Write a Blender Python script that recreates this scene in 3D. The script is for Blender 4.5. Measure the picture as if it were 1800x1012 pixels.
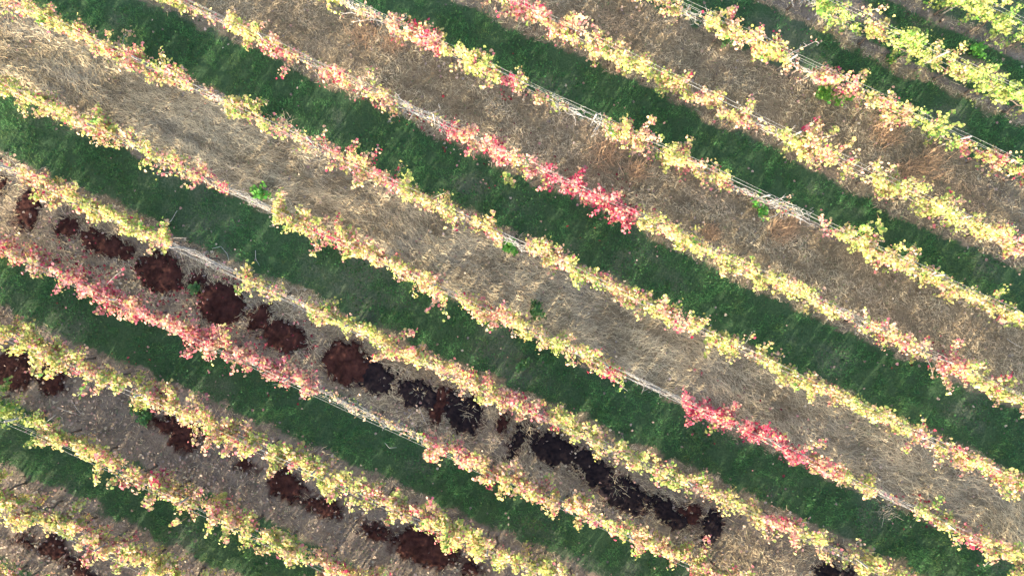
import bpy, math, re
import numpy as np

rng = np.random.default_rng(20)
scene = bpy.context.scene
C = scene.collection
for o in list(bpy.data.objects):
    bpy.data.objects.remove(o)

# ------------------------------------------------------------------ camera, sky, sun, exposure
CAM_H = 21.7                 # drone height, metres
FPX = 1250.0                 # focal length in photo pixels (photo 1800 x 1012)
CX, CY = 900.0, 506.0
cam = bpy.data.cameras.new('camera')
cam.sensor_width = 36.0
cam.lens = 36.0 * FPX / 1800.0
cam.clip_start = 0.1
cam.clip_end = 1000.0
cam_o = bpy.data.objects.new('camera', cam)
cam_o.location = (0, 0, CAM_H)
cam_o.rotation_euler = (0, 0, 0)
C.objects.link(cam_o)
scene.camera = cam_o

SUN_EL = math.radians(15.0)
SUN_DIR = math.radians(235.0)      # direction from which the light comes, measured from +X counter-clockwise
to_sun = (math.cos(SUN_DIR) * math.cos(SUN_EL), math.sin(SUN_DIR) * math.cos(SUN_EL), math.sin(SUN_EL))
world = bpy.data.worlds.new('World')
scene.world = world
world.use_nodes = True
wn = world.node_tree
bg = wn.nodes['Background']
sky = wn.nodes.new('ShaderNodeTexSky')
sky.sky_type = 'NISHITA'
sky.sun_disc = False
sky.sun_elevation = SUN_EL
sky.sun_rotation = math.pi / 2 - SUN_DIR
sky.air_density = 1.0
sky.dust_density = 3.0
sky.ozone_density = 1.0
wn.links.new(sky.outputs[0], bg.inputs[0])
bg.inputs[1].default_value = 0.15

sun = bpy.data.lights.new('sun', 'SUN')
sun.energy = 3.0
sun.angle = math.radians(0.6)
sun.color = (1.0, 0.89, 0.70)
sun_o = bpy.data.objects.new('sun', sun)
from mathutils import Vector
sun_o.rotation_euler = Vector(to_sun).to_track_quat('Z', 'Y').to_euler()
sun_o.location = (-8, -12, 14)
C.objects.link(sun_o)

vs = scene.view_settings
vs.view_transform = 'Standard'
vs.look = 'None'
vs.exposure = 2.5
vs.gamma = 1.0
vs.use_curve_mapping = False
try:
    scene.cycles.use_denoising = True
    scene.cycles.denoiser = 'OPENIMAGEDENOISE'
    scene.cycles.max_bounces = 6
    scene.cycles.diffuse_bounces = 3
    scene.cycles.transmission_bounces = 4
except Exception:
    pass


# ------------------------------------------------------------------ helpers
def px2w(px, py, z=0.0):
    """a photo pixel to the point of the place seen there at height z"""
    k = (CAM_H - z) / FPX
    return (np.asarray(px, float) - CX) * k, -(np.asarray(py, float) - CY) * k


def w2px(x, y, z=0.0):
    k = FPX / (CAM_H - z)
    return CX + x * k, CY - y * k


_tab = rng.random((8, 256, 256))


def vnoise(x, y, s=0):
    x = np.asarray(x, float); y = np.asarray(y, float)
    xi = np.floor(x).astype(int); yi = np.floor(y).astype(int)
    fx = x - xi; fy = y - yi
    fx = fx * fx * (3 - 2 * fx); fy = fy * fy * (3 - 2 * fy)
    t = _tab[s % 8]
    a = t[xi & 255, yi & 255]; b = t[(xi + 1) & 255, yi & 255]
    c = t[xi & 255, (yi + 1) & 255]; d = t[(xi + 1) & 255, (yi + 1) & 255]
    return (a * (1 - fx) + b * fx) * (1 - fy) + (c * (1 - fx) + d * fx) * fy


def fbm(x, y, s=0, octv=3):
    v = 0.0; a = 0.5; tot = 0.0
    for k in range(octv):
        v = v + a * vnoise(np.asarray(x) * 2 ** k + 17.3 * k, np.asarray(y) * 2 ** k + 5.1 * k, s + k)
        tot += a; a *= 0.5
    return v / tot


def height(x, y):
    return 0.05 * (fbm(np.asarray(x) * 0.5 + 40, np.asarray(y) * 0.5 + 40, 1) - 0.5) + 0.035 * (fbm(np.asarray(x) * 3 + 90, np.asarray(y) * 3 + 90, 2) - 0.5)


def sstep(a, b, x):
    t = np.clip((x - a) / (b - a), 0, 1)
    return t * t * (3 - 2 * t)


def make_mesh(name, verts, faces, mat, col=None, smooth=False, attrs=None):
    """verts (n,3), faces (m,k) with one k"""
    verts = np.ascontiguousarray(verts, dtype=np.float32)
    faces = np.ascontiguousarray(faces, dtype=np.int32)
    me = bpy.data.meshes.new(name)
    n, m, k = len(verts), len(faces), faces.shape[1]
    me.vertices.add(n); me.vertices.foreach_set('co', verts.ravel())
    me.loops.add(m * k); me.loops.foreach_set('vertex_index', faces.ravel())
    me.polygons.add(m)
    me.polygons.foreach_set('loop_start', np.arange(0, m * k, k, dtype=np.int32))
    if smooth:
        me.polygons.foreach_set('use_smooth', np.ones(m, dtype=bool))
    if col is not None:
        a = me.color_attributes.new('Col', 'FLOAT_COLOR', 'POINT')
        c4 = np.ones((n, 4), np.float32); c4[:, :3] = col
        a.data.foreach_set('color', c4.ravel())
    for key, val in (attrs or {}).items():
        a = me.attributes.new(key, 'FLOAT', 'POINT')
        a.data.foreach_set('value', np.ascontiguousarray(val, dtype=np.float32))
    me.materials.append(mat)
    me.update(calc_edges=True)
    return me


def link(name, data, parent=None, loc=None, label=None, cat=None, group=None, kind=None):
    o = bpy.data.objects.new(name, data)
    C.objects.link(o)
    if parent is not None:
        o.parent = parent
    if loc is not None:
        o.location = loc
    if label: o['label'] = label
    if cat: o['category'] = cat
    if group: o['group'] = group
    if kind: o['kind'] = kind
    return o


def tube(pts, radii, sides=5):
    """tapered tube along a polyline: verts, quads (as two tris)"""
    pts = np.asarray(pts, float); n = len(pts)
    radii = np.broadcast_to(np.asarray(radii, float), (n,))
    tan = np.gradient(pts, axis=0)
    tan /= np.linalg.norm(tan, axis=1)[:, None] + 1e-9
    ref = np.where(np.abs(tan[:, 2:3]) > 0.85, np.array([[1.0, 0, 0]]), np.array([[0, 0, 1.0]]))
    a = np.cross(tan, ref); a /= np.linalg.norm(a, axis=1)[:, None] + 1e-9
    b = np.cross(tan, a)
    ang = np.arange(sides) / sides * 2 * math.pi
    ring = pts[:, None, :] + radii[:, None, None] * (np.cos(ang)[None, :, None] * a[:, None, :] + np.sin(ang)[None, :, None] * b[:, None, :])
    v = ring.reshape(-1, 3)
    f = []
    for i in range(n - 1):
        for j in range(sides):
            p, q = i * sides + j, i * sides + (j + 1) % sides
            f.append((p, q, q + sides)); f.append((p, q + sides, p + sides))
    for j in range(1, sides - 1):
        f.append((0, j + 1, j)); e = (n - 1) * sides; f.append((e, e + j, e + j + 1))
    return v, np.array(f)


def merge(parts):
    vs_, fs_, o = [], [], 0
    for v, f in parts:
        vs_.append(v); fs_.append(f + o); o += len(v)
    return np.concatenate(vs_), np.concatenate(fs_)


# leaf of a vine: palmate, five lobes, slightly cupped; unit length, stalk at the origin, tip along +Y
LEAF_V = np.array([(0, 0, -.10), (-.40, -.14, .10), (-.58, .22, .05), (-.44, .62, .02), (0, .92, .12), (.44, .62, .02), (.58, .22, .05), (.40, -.14, .10)], float)
LEAF_F = np.array([(0, 7, 6), (0, 6, 5), (0, 5, 4), (0, 4, 3), (0, 3, 2), (0, 2, 1)])
NLV = len(LEAF_V)


def leaves(pos, nrm, size, spin, col, rows=None):
    """many leaves as arrays: pos (n,3), nrm (n,3), size, spin; colour per leaf"""
    n = len(pos)
    nrm = nrm / (np.linalg.norm(nrm, axis=1)[:, None] + 1e-9)
    ref = np.where(np.abs(nrm[:, 2:3]) > 0.9, np.array([[1.0, 0, 0]]), np.array([[0, 0, 1.0]]))
    a = np.cross(nrm, ref); a /= np.linalg.norm(a, axis=1)[:, None] + 1e-9
    b = np.cross(nrm, a)
    cs, sn = np.cos(spin)[:, None], np.sin(spin)[:, None]
    xa = a * cs + b * sn; ya = -a * sn + b * cs
    L = np.repeat(LEAF_V[None], n, 0)
    L = L * np.array([1, 1, 1.0])
    curl = rng.uniform(-.6, 1.8, n)
    L[:, :, 2] *= curl[:, None]
    L = L + rng.normal(0, .05, L.shape)
    L = L * size[:, None, None]
    v = pos[:, None, :] + L[:, :, 0:1] * xa[:, None, :] + L[:, :, 1:2] * ya[:, None, :] + L[:, :, 2:3] * nrm[:, None, :]
    f = LEAF_F[None] + (np.arange(n) * NLV)[:, None, None]
    c = np.repeat(col[:, None, :], NLV, 1)
    c = c * (1 + rng.normal(0, .06, (n, NLV, 1)))
    return v.reshape(-1, 3), f.reshape(-1, 3), np.clip(c.reshape(-1, 3), 0, 1)


# ------------------------------------------------------------------ materials
def mat_new(name):
    m = bpy.data.materials.new(name)
    m.use_nodes = True
    nt = m.node_tree
    for n in list(nt.nodes):
        nt.nodes.remove(n)
    out = nt.nodes.new('ShaderNodeOutputMaterial')
    return m, nt, out


def N(nt, t, **kw):
    n = nt.nodes.new(t)
    for k, v in kw.items():
        setattr(n, k, v)
    return n


def leaf_material(name, trans=0.42, rough=0.6):
    m, nt, out = mat_new(name)
    at = N(nt, 'ShaderNodeAttribute', attribute_name='Col')
    geo = N(nt, 'ShaderNodeNewGeometry')
    nz = N(nt, 'ShaderNodeTexNoise'); nz.inputs['Scale'].default_value = 38.0
    tc = N(nt, 'ShaderNodeTexCoord'); nt.links.new(tc.outputs['Object'], nz.inputs['Vector'])
    mr = N(nt, 'ShaderNodeMapRange'); mr.inputs[3].default_value = 0.78; mr.inputs[4].default_value = 1.18
    nt.links.new(nz.outputs['Fac'], mr.inputs[0])
    mul = N(nt, 'ShaderNodeVectorMath', operation='SCALE')
    nt.links.new(at.outputs['Color'], mul.inputs[0]); nt.links.new(mr.outputs[0], mul.inputs['Scale'])
    p = N(nt, 'ShaderNodeBsdfPrincipled')
    p.inputs['Roughness'].default_value = rough
    p.inputs['Specular IOR Level'].default_value = 0.25
    t = N(nt, 'ShaderNodeBsdfTranslucent')
    mx = N(nt, 'ShaderNodeMixShader'); mx.inputs[0].default_value = trans
    nt.links.new(mul.outputs[0], p.inputs['Base Color']); nt.links.new(mul.outputs[0], t.inputs['Color'])
    nt.links.new(p.outputs[0], mx.inputs[1]); nt.links.new(t.outputs[0], mx.inputs[2])
    nt.links.new(mx.outputs[0], out.inputs['Surface'])
    return m


def vcol_material(name, rough=0.85, spec=0.15):
    m, nt, out = mat_new(name)
    at = N(nt, 'ShaderNodeAttribute', attribute_name='Col')
    p = N(nt, 'ShaderNodeBsdfPrincipled')
    p.inputs['Roughness'].default_value = rough
    p.inputs['Specular IOR Level'].default_value = spec
    nt.links.new(at.outputs['Color'], p.inputs['Base Color'])
    nt.links.new(p.outputs[0], out.inputs['Surface'])
    return m


def noisy_material(name, c1, c2, scale, rough=0.8, bump=0.3, metallic=0.0, stretch=None, spec=0.2):
    m, nt, out = mat_new(name)
    tc = N(nt, 'ShaderNodeTexCoord')
    nz = N(nt, 'ShaderNodeTexNoise'); nz.inputs['Scale'].default_value = scale; nz.inputs['Detail'].default_value = 6.0
    nz.inputs['Roughness'].default_value = 0.65
    nt.links.new(tc.outputs['Object'], nz.inputs['Vector'])
    cr = N(nt, 'ShaderNodeValToRGB')
    cr.color_ramp.elements[0].color = (*c1, 1); cr.color_ramp.elements[0].position = 0.33
    cr.color_ramp.elements[1].color = (*c2, 1); cr.color_ramp.elements[1].position = 0.68
    nt.links.new(nz.outputs['Fac'], cr.inputs[0])
    p = N(nt, 'ShaderNodeBsdfPrincipled')
    p.inputs['Roughness'].default_value = rough; p.inputs['Metallic'].default_value = metallic
    p.inputs['Specular IOR Level'].default_value = spec
    nt.links.new(cr.outputs[0], p.inputs['Base Color'])
    if bump:
        b = N(nt, 'ShaderNodeBump'); b.inputs['Strength'].default_value = bump; b.inputs['Distance'].default_value = 0.02
        nt.links.new(nz.outputs['Fac'], b.inputs['Height']); nt.links.new(b.outputs[0], p.inputs['Normal'])
    nt.links.new(p.outputs[0], out.inputs['Surface'])
    return m


def ground_material():
    # soil, dry and grassed ground blend by the strips of the vineyard
    m, nt, out = mat_new('vineyard ground')
    tc = N(nt, 'ShaderNodeTexCoord')

    def noise(scale, detail=5.0, rough=0.6):
        n = N(nt, 'ShaderNodeTexNoise'); n.inputs['Scale'].default_value = scale
        n.inputs['Detail'].default_value = detail; n.inputs['Roughness'].default_value = rough
        nt.links.new(tc.outputs['Object'], n.inputs['Vector'])
        return n

    def ramp(src, stops):
        r = N(nt, 'ShaderNodeValToRGB')
        e = r.color_ramp.elements
        e[0].position, e[0].color = stops[0][0], (*stops[0][1], 1)
        e[1].position, e[1].color = stops[-1][0], (*stops[-1][1], 1)
        for pos, c in stops[1:-1]:
            x = e.new(pos); x.color = (*c, 1)
        nt.links.new(src, r.inputs[0])
        return r

    def math_(op, a, b):
        n = N(nt, 'ShaderNodeMath', operation=op)
        for i, s in enumerate((a, b)):
            if hasattr(s, 'links'):
                nt.links.new(s, n.inputs[i])
            else:
                n.inputs[i].default_value = s
        return n.outputs[0]

    def mix(f, a, b):
        n = N(nt, 'ShaderNodeMix', data_type='RGBA')
        nt.links.new(f, n.inputs['Factor']); nt.links.new(a, n.inputs[6]); nt.links.new(b, n.inputs[7])
        return n.outputs[2]

    n_mid = noise(2.2); n_fine = noise(16.0, 8.0, 0.7); n_speck = noise(60.0, 3.0, 0.6)
    soil = ramp(n_fine.outputs['Fac'], [(0.25, (.105, .080, .060)), (0.5, (.185, .146, .112)), (0.75, (.28, .225, .175))])
    dry = ramp(n_fine.outputs['Fac'], [(0.25, (.105, .079, .048)), (0.5, (.20, .152, .094)), (0.75, (.32, .245, .152))])
    green = ramp(n_fine.outputs['Fac'], [(0.25, (.024, .044, .022)), (0.5, (.042, .080, .036)), (0.75, (.068, .115, .054))])
    litter = ramp(n_fine.outputs['Fac'], [(0.3, (.045, .066, .038)), (0.7, (.110, .130, .084))])
    a_green = N(nt, 'ShaderNodeAttribute', attribute_name='green')
    a_straw = N(nt, 'ShaderNodeAttribute', attribute_name='straw')
    a_bare = N(nt, 'ShaderNodeAttribute', attribute_name='bare')

    def thresh(attr, n, amp, lo, hi):
        s = math_('ADD', attr.outputs['Fac'], math_('MULTIPLY', math_('SUBTRACT', n.outputs['Fac'], 0.5), amp))
        r = N(nt, 'ShaderNodeMapRange', interpolation_type='SMOOTHSTEP')
        r.inputs[1].default_value = lo; r.inputs[2].default_value = hi
        nt.links.new(s, r.inputs[0])
        return r.outputs[0]

    base = mix(thresh(a_straw, n_fine, 0.9, 0.25, 0.75), soil.outputs[0], dry.outputs[0])
    a_moist = N(nt, 'ShaderNodeAttribute', attribute_name='moist')
    damp = ramp(n_fine.outputs['Fac'], [(0.3, (.040, .020, .016)), (0.7, (.115, .070, .054))])
    base = mix(thresh(a_moist, n_fine, 1.1, 0.2, 0.95), base, damp.outputs[0])
    tone = N(nt, 'ShaderNodeMapRange'); tone.inputs[1].default_value = .32; tone.inputs[2].default_value = .68; tone.inputs[3].default_value = .66; tone.inputs[4].default_value = 1.22
    nt.links.new(n_mid.outputs['Fac'], tone.inputs[0])
    sc_ = N(nt, 'ShaderNodeVectorMath', operation='SCALE')
    nt.links.new(base, sc_.inputs[0]); nt.links.new(tone.outputs[0], sc_.inputs['Scale'])
    base = sc_.outputs[0]
    gg = mix(thresh(a_bare, n_fine, 0.8, 0.4, 0.75), green.outputs[0], litter.outputs[0])
    col = mix(thresh(a_green, n_fine, 1.6, 0.25, 0.75), base, gg)
    p = N(nt, 'ShaderNodeBsdfPrincipled')
    p.inputs['Roughness'].default_value = 0.95; p.inputs['Specular IOR Level'].default_value = 0.1
    nt.links.new(col, p.inputs['Base Color'])
    hsum = math_('ADD', n_fine.outputs['Fac'], math_('MULTIPLY', n_speck.outputs['Fac'], 0.5))
    b = N(nt, 'ShaderNodeBump'); b.inputs['Strength'].default_value = 0.7; b.inputs['Distance'].default_value = 0.04
    nt.links.new(hsum, b.inputs['Height']); nt.links.new(b.outputs[0], p.inputs['Normal'])
    nt.links.new(p.outputs[0], out.inputs['Surface'])
    return m


M_GROUND = ground_material()
M_LEAF = leaf_material('vine leaf')
M_WEED = leaf_material('weed leaf', 0.35)
M_GRASS = leaf_material('grass blade', 0.25, 0.8)
M_STRAW = vcol_material('dry straw', 0.9, 0.1)
M_FALLEN = leaf_material('fallen leaf', 0.1, 0.8)
M_BARK = noisy_material('vine bark', (.075, .055, .042), (.21, .17, .14), 30, 0.95, 0.6)
M_CANE = noisy_material('pale vine cane', (.20, .175, .145), (.46, .43, .385), 22, 0.85, 0.2)
M_CANE_PALE = noisy_material('bleached vine cane', (.24, .22, .195), (.52, .50, .46), 22, 0.85, 0.2)
M_CANE_BROWN = noisy_material('brown vine cane', (.16, .10, .06), (.34, .24, .15), 22, 0.8, 0.2)
M_WIRE = noisy_material('galvanised wire', (.22, .22, .21), (.40, .40, .38), 40, 0.6, 0.0, 0.3, spec=0.3)
M_POST = noisy_material('weathered post', (.14, .13, .12), (.32, .30, .27), 18, 0.8, 0.3)
M_SOIL_RED = noisy_material('moist red soil', (.015, .006, .005), (.064, .025, .020), 4.5, 0.95, 1.0, spec=0.1)
M_SOIL_BLACK = noisy_material('black soil', (.005, .004, .006), (.024, .016, .017), 6, 0.95, 0.8, spec=0.1)
M_STICK = noisy_material('bleached stick', (.35, .31, .26), (.60, .56, .50), 20, 0.85, 0.2)
M_LOOSE = noisy_material('loose pale wire', (.45, .45, .43), (.62, .62, .60), 30, 0.5, 0.0, 0.3)

# ------------------------------------------------------------------ the rows, as measured along their crowns
ROW_ANG = math.radians(25.2)
D = np.array([math.cos(ROW_ANG), -math.sin(ROW_ANG)])      # along a row, to the right
NV = np.array([math.sin(ROW_ANG), math.cos(ROW_ANG)])      # across, up and right
CROWN_Z = 1.3
ROW_PTS = {
    -2: [(1700, 2), (1800, 44)],
    -1: [(1440, 0), (1500, 30), (1600, 78), (1700, 118), (1800, 165)],
    0: [(1130, -25), (1260, 38), (1350, 80), (1500, 150), (1570, 190), (1660, 222), (1750, 270), (1800, 298)],
    1: [(900, 5), (1060, 85), (1200, 145), (1320, 195), (1450, 262), (1600, 340), (1700, 390), (1790, 432)],
    2: [(640, 12), (720, 50), (800, 90), (880, 132), (960, 168), (1040, 210), (1120, 242), (1250, 300), (1380, 358), (1500, 412), (1650, 490), (1800, 560)],
    3: [(300, 0), (470, 68), (600, 130), (680, 178), (800, 222), (900, 272), (1000, 322), (1100, 372), (1280, 448), (1450, 525), (1560, 578), (1700, 660), (1800, 710)],
    4: [(100, 38), (200, 92), (330, 150), (440, 198), (600, 272), (720, 335), (860, 400), (950, 445), (1100, 522), (1250, 590), (1400, 660), (1550, 730), (1700, 802), (1800, 848)],
    5: [(0, 140), (150, 215), (350, 312), (500, 390), (650, 460), (800, 515), (900, 565), (1050, 632), (1200, 700), (1300, 742), (1450, 820), (1600, 892), (1800, 990)],
    6: [(0, 288), (100, 340), (270, 420), (400, 470), (560, 550), (750, 645), (900, 705), (1000, 752), (1150, 822), (1300, 892), (1450, 958), (1560, 1008)],
    7: [(0, 430), (150, 505), (300, 580), (450, 645), (560, 690), (720, 762), (850, 825), (1000, 895), (1150, 962), (1260, 1010)],
    8: [(0, 588), (120, 632), (250, 690), (400, 762), (550, 835), (700, 895), (850, 962), (960, 1010)],
    9: [(0, 725), (150, 800), (300, 868), (450, 942), (600, 1005)],
    10: [(0, 878), (150, 950), (300, 1015)],
}
ROW_FIT = {}
for r, pts in ROW_PTS.items():
    P = np.array(pts, float)
    x, y = px2w(P[:, 0], P[:, 1], CROWN_Z)
    u = x * D[0] + y * D[1]; v = x * NV[0] + y * NV[1]
    if np.ptp(u) > 9:
        c1, c0 = np.polyfit(u, v, 1)
    else:
        c1 = 0.0; c0 = v.mean()
    ROW_FIT[r] = [c0, c1]
for r in (11, 12):
    ROW_FIT[r] = [2 * ROW_FIT[r - 1][0] - ROW_FIT[r - 2][0], ROW_FIT[10][1]]
ROW_FIT[-3] = [2 * ROW_FIT[-2][0] - ROW_FIT[-1][0], 0.0]
ROWS = sorted(ROW_FIT)


def row_v(r, u):
    return ROW_FIT[r][0] + ROW_FIT[r][1] * np.asarray(u, float)


def row_xy(r, u, off=0.0):
    v = row_v(r, u) + off
    return u * D[0] + v * NV[0], u * D[1] + v * NV[1]


def row_coord(x, y):
    """continuous row number t, and the distance to the nearest row"""
    u = x * D[0] + y * D[1]; v = x * NV[0] + y * NV[1]
    V = np.stack([row_v(r, u) for r in ROWS], -1)            # decreasing along the last axis
    t = np.full(np.shape(u), float(ROWS[0]))
    t = ROWS[0] + (V[..., 0] - v) / 2.2
    for k in range(len(ROWS) - 1):
        hi, lo = V[..., k], V[..., k + 1]
        inside = (v <= hi) & (v > lo)
        t = np.where(inside, ROWS[k] + (hi - v) / np.maximum(hi - lo, .3), t)
    t = np.where(v <= V[..., -1], ROWS[-1] + (V[..., -1] - v) / 2.2, t)
    return u, v, t


STRAW_D = {-4: .3, -2: .12, 0: .80, 2: .95, 4: 1.0, 6: .50, 8: .10, 10: .08, 12: .08}
BARE_D = {-3: .6, -1: .34, 1: .18, 3: .15, 5: .26, 7: .16, 9: .20, 11: .3, 13: .3}


def fields(x, y):
    u, v, t = row_coord(x, y)
    wob = (fbm(u * .55 + 11, v * .55 + 31, 3) - .5) * .22 + (fbm(u * 2.5, v * 2.5, 4) - .5) * .26 + (fbm(u * 9, v * 9, 5) - .5) * .16
    fl = np.floor(t); fr = t - fl
    odd = (np.mod(fl, 2) == 1)
    # a grassed strip fills the middle of every other alley; its edges wander
    edge = np.minimum(fr - .07, .92 - fr) + wob * .8
    green = np.where(odd, sstep(-.06, .14, edge), 0.0)
    straw = np.zeros_like(t); bare = np.zeros_like(t)
    for k, d in STRAW_D.items():
        straw = np.where(fl == k, d, straw)
    for k, d in BARE_D.items():
        straw = np.where(fl == k, .62 if k < 6 else .3, straw)      # dry margin under the vines
        bare = np.where(fl == k, d, bare)
    straw = np.clip(straw + (fbm(u * .5 + 3, v * .9 + 7, 5) - .5) * .7 * (straw > .15), 0, 1.2)
    bare = np.clip(bare + (fbm(u * .7 + 63, v * .9 + 7, 6) - .5) * 1.4 + .11, 0, 1)
    bare = np.where(fl == -2, 0, bare)
    green = np.where(fl == -2, np.clip((fbm(u * .5, v * 1.4, 2) - .32) * 3.2, 0, .95) * sstep(0, .12, np.minimum(fr - .05, .95 - fr)), green)
    return u, v, t, green, straw, bare


# ------------------------------------------------------------------ ground: one sheet
def axis(fine_lo, fine_hi, step, far):
    a = np.arange(fine_lo, fine_hi + step / 2, step)
    g = [.2, .5, 1, 2, 4, 8, 16, 32, 64, 100, far]
    return np.concatenate([fine_lo - np.array(g)[::-1], a, fine_hi + np.array(g)])


gx = axis(-18.5, 18.5, .1, 160); gy = axis(-11.5, 11.5, .1, 160)
GX, GY = np.meshgrid(gx, gy)
_, _, _, g_green, g_straw, g_bare = fields(GX, GY)
gv = np.stack([GX, GY, height(GX, GY)], -1).reshape(-1, 3)
nx, ny = len(gx), len(gy)
ii = (np.arange(ny - 1)[:, None] * nx + np.arange(nx - 1)[None]).ravel()
gf = np.stack([ii, ii + 1, ii + 1 + nx, ii + nx], -1)
# ------------------------------------------------------------------ dark soil patches between the rows
# (px, py, half length, half width, tilt in degrees clockwise, colour, label)
PATCHES = [
    (48, 370, 34, 17, -70, 'R', 'narrow dark red soil patch near the left edge, pointing at a vine row'),
    (122, 398, 19, 17, 0, 'R', 'small round dark red soil patch, second from the left edge in its line'),
    (184, 428, 36, 17, 25, 'R', 'oblong dark red soil patch left of the first big round one'),
    (222, 446, 10, 13, 0, 'R', 'tiny dark red soil spot touching the first big round patch'),
    (280, 478, 39, 32, 20, 'R', 'big round dark red soil patch below the bare wire bundle'),
    (344, 496, 13, 14, 0, 'R', 'small dark red soil spot between the two big round patches'),
    (392, 535, 40, 38, 0, 'R', 'big round dark red soil patch holding a few pale pink leaves'),
    (456, 562, 25, 16, -60, 'R', 'upright dark red soil patch just right of the second big round one'),
    (501, 592, 38, 26, 30, 'R', 'ragged dark red soil patch strewn with dry stalks'),
    (609, 637, 38, 33, 20, 'R', 'red soil patch joining the first black soil patch'),
    (657, 658, 38, 27, 35, 'B', 'first black soil patch, joined to a round red one'),
    (732, 690, 40, 24, 20, 'B', 'black soil patch with a dry yellow tuft in it'),
    (776, 706, 32, 14, -68, 'R', 'red brown soil bar lying between two black patches'),
    (814, 726, 38, 28, 50, 'B', 'black soil patch with dry stalks, right of the red brown bar'),
    (886, 742, 7, 14, 0, 'R', 'tiny red soil fleck in pale straw beneath an orange vine'),
    (915, 770, 29, 11, -65, 'B', 'thin slanting black soil patch standing apart'),
    (978, 792, 44, 24, 22, 'B', 'long black soil patch right of the thin slanting one'),
    (1052, 832, 34, 22, 30, 'B', 'black soil patch in the middle of the long black chain'),
    (1096, 868, 42, 26, 20, 'B', 'widest black soil patch crossed by pale dry stalks'),
    (1156, 884, 40, 11, 24, 'B', 'faint thin streak of black soil under straw'),
    (1214, 906, 19, 17, 0, 'R', 'red brown soil patch near the right end of the chain'),
    (1250, 930, 31, 16, -75, 'B', 'upright black soil patch at the edge of pale straw'),
    (1466, 1004, 26, 14, 10, 'B', 'black soil patch cut by the bottom edge of the photo'),
    (1020, 806, 34, 15, 30, 'B', 'black soil link right of the long black patch'),
    (1182, 908, 34, 12, 26, 'B', 'broken black soil under straw left of the red brown one'),
    (0, 325, 9, 9, 0, 'R', 'dark soil spot cut by the left edge below wires'),
    (18, 650, 38, 30, 10, 'R', 'large dark red soil patch cut by the left edge'),
    (84, 660, 30, 22, 60, 'R', 'dark red soil patch beside the one at left edge'),
    (312, 752, 42, 13, 18, 'R', 'flat dark red soil patch tucked under pinkish vine'),
    (322, 776, 20, 14, 30, 'R', 'lower dark red soil patch in front of the flat one'),
    (430, 818, 13, 8, 20, 'R', 'faint small red soil spot in the grey brown strip'),
    (504, 855, 30, 21, 40, 'R', 'dark red soil patch under hanging yellow leaves'),
    (564, 890, 32, 12, 20, 'R', 'slim dark red soil patch right of the one under hanging leaves'),
    (660, 932, 20, 10, 30, 'R', 'small dark red soil spot beside the largest lower patch'),
    (744, 963, 52, 27, 22, 'R', 'largest dark red soil patch near the bottom edge'),
    (830, 1000, 20, 12, 20, 'R', 'dark red soil patch at bottom edge, right of the largest'),
    (94, 960, 20, 18, 0, 'R', 'dark red soil patch under the lowest left vine row'),
    (134, 995, 22, 10, 30, 'R', 'dark red soil patch at bottom edge under lowest row'),
    (44, 950, 12, 6, 10, 'R', 'tiny dark red soil fleck left of the lowest row patch'),
]
_PX = px2w(np.array([p[0] for p in PATCHES]), np.array([p[1] for p in PATCHES]), 0)
PATCH_W = []
kpx = CAM_H / FPX
for i, p in enumerate(PATCHES):
    PATCH_W.append((_PX[0][i], _PX[1][i], p[2] * kpx, p[3] * kpx, -math.radians(p[4])))


def patch_s(i, x, y):
    """> 0 inside patch i"""
    cx, cy, a, b, th = PATCH_W[i]
    dx, dy = x - cx, y - cy
    lx = dx * math.cos(th) + dy * math.sin(th); ly = -dx * math.sin(th) + dy * math.cos(th)
    e = np.sqrt((lx / a) ** 2 + (ly / b) ** 2)
    m = min(a, b)
    nz = (fbm(x * 2.6 + 7 * i, y * 2.6, 6) - .5) * 1.0 + (fbm(x * 12 + 3 * i, y * 12, 7) - .5) * 1.5
    return (1 - e) * m / .35 + nz * .80 + (.10 if PATCHES[i][5] == 'R' else .03)


def in_patches(x, y):
    s = np.full(np.shape(x), -9.0)
    for i, (cx, cy, a, b, th) in enumerate(PATCH_W):
        rad = max(a, b) * 1.5 + .4
        near_ = (np.abs(x - cx) < rad) & (np.abs(y - cy) < rad)
        if near_.any():
            s[near_] = np.maximum(s[near_], patch_s(i, x[near_], y[near_]))
    return s


g_moist = sstep(-.75, .1, in_patches(GX, GY))
me = make_mesh('ground', gv, gf, M_GROUND, smooth=True, attrs={'green': g_green.ravel(), 'straw': g_straw.ravel(), 'bare': g_bare.ravel(), 'moist': g_moist.ravel()})
link('ground', me, kind='structure', label='earth ground of the vineyard in grassed and dry strips', cat='ground')

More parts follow.
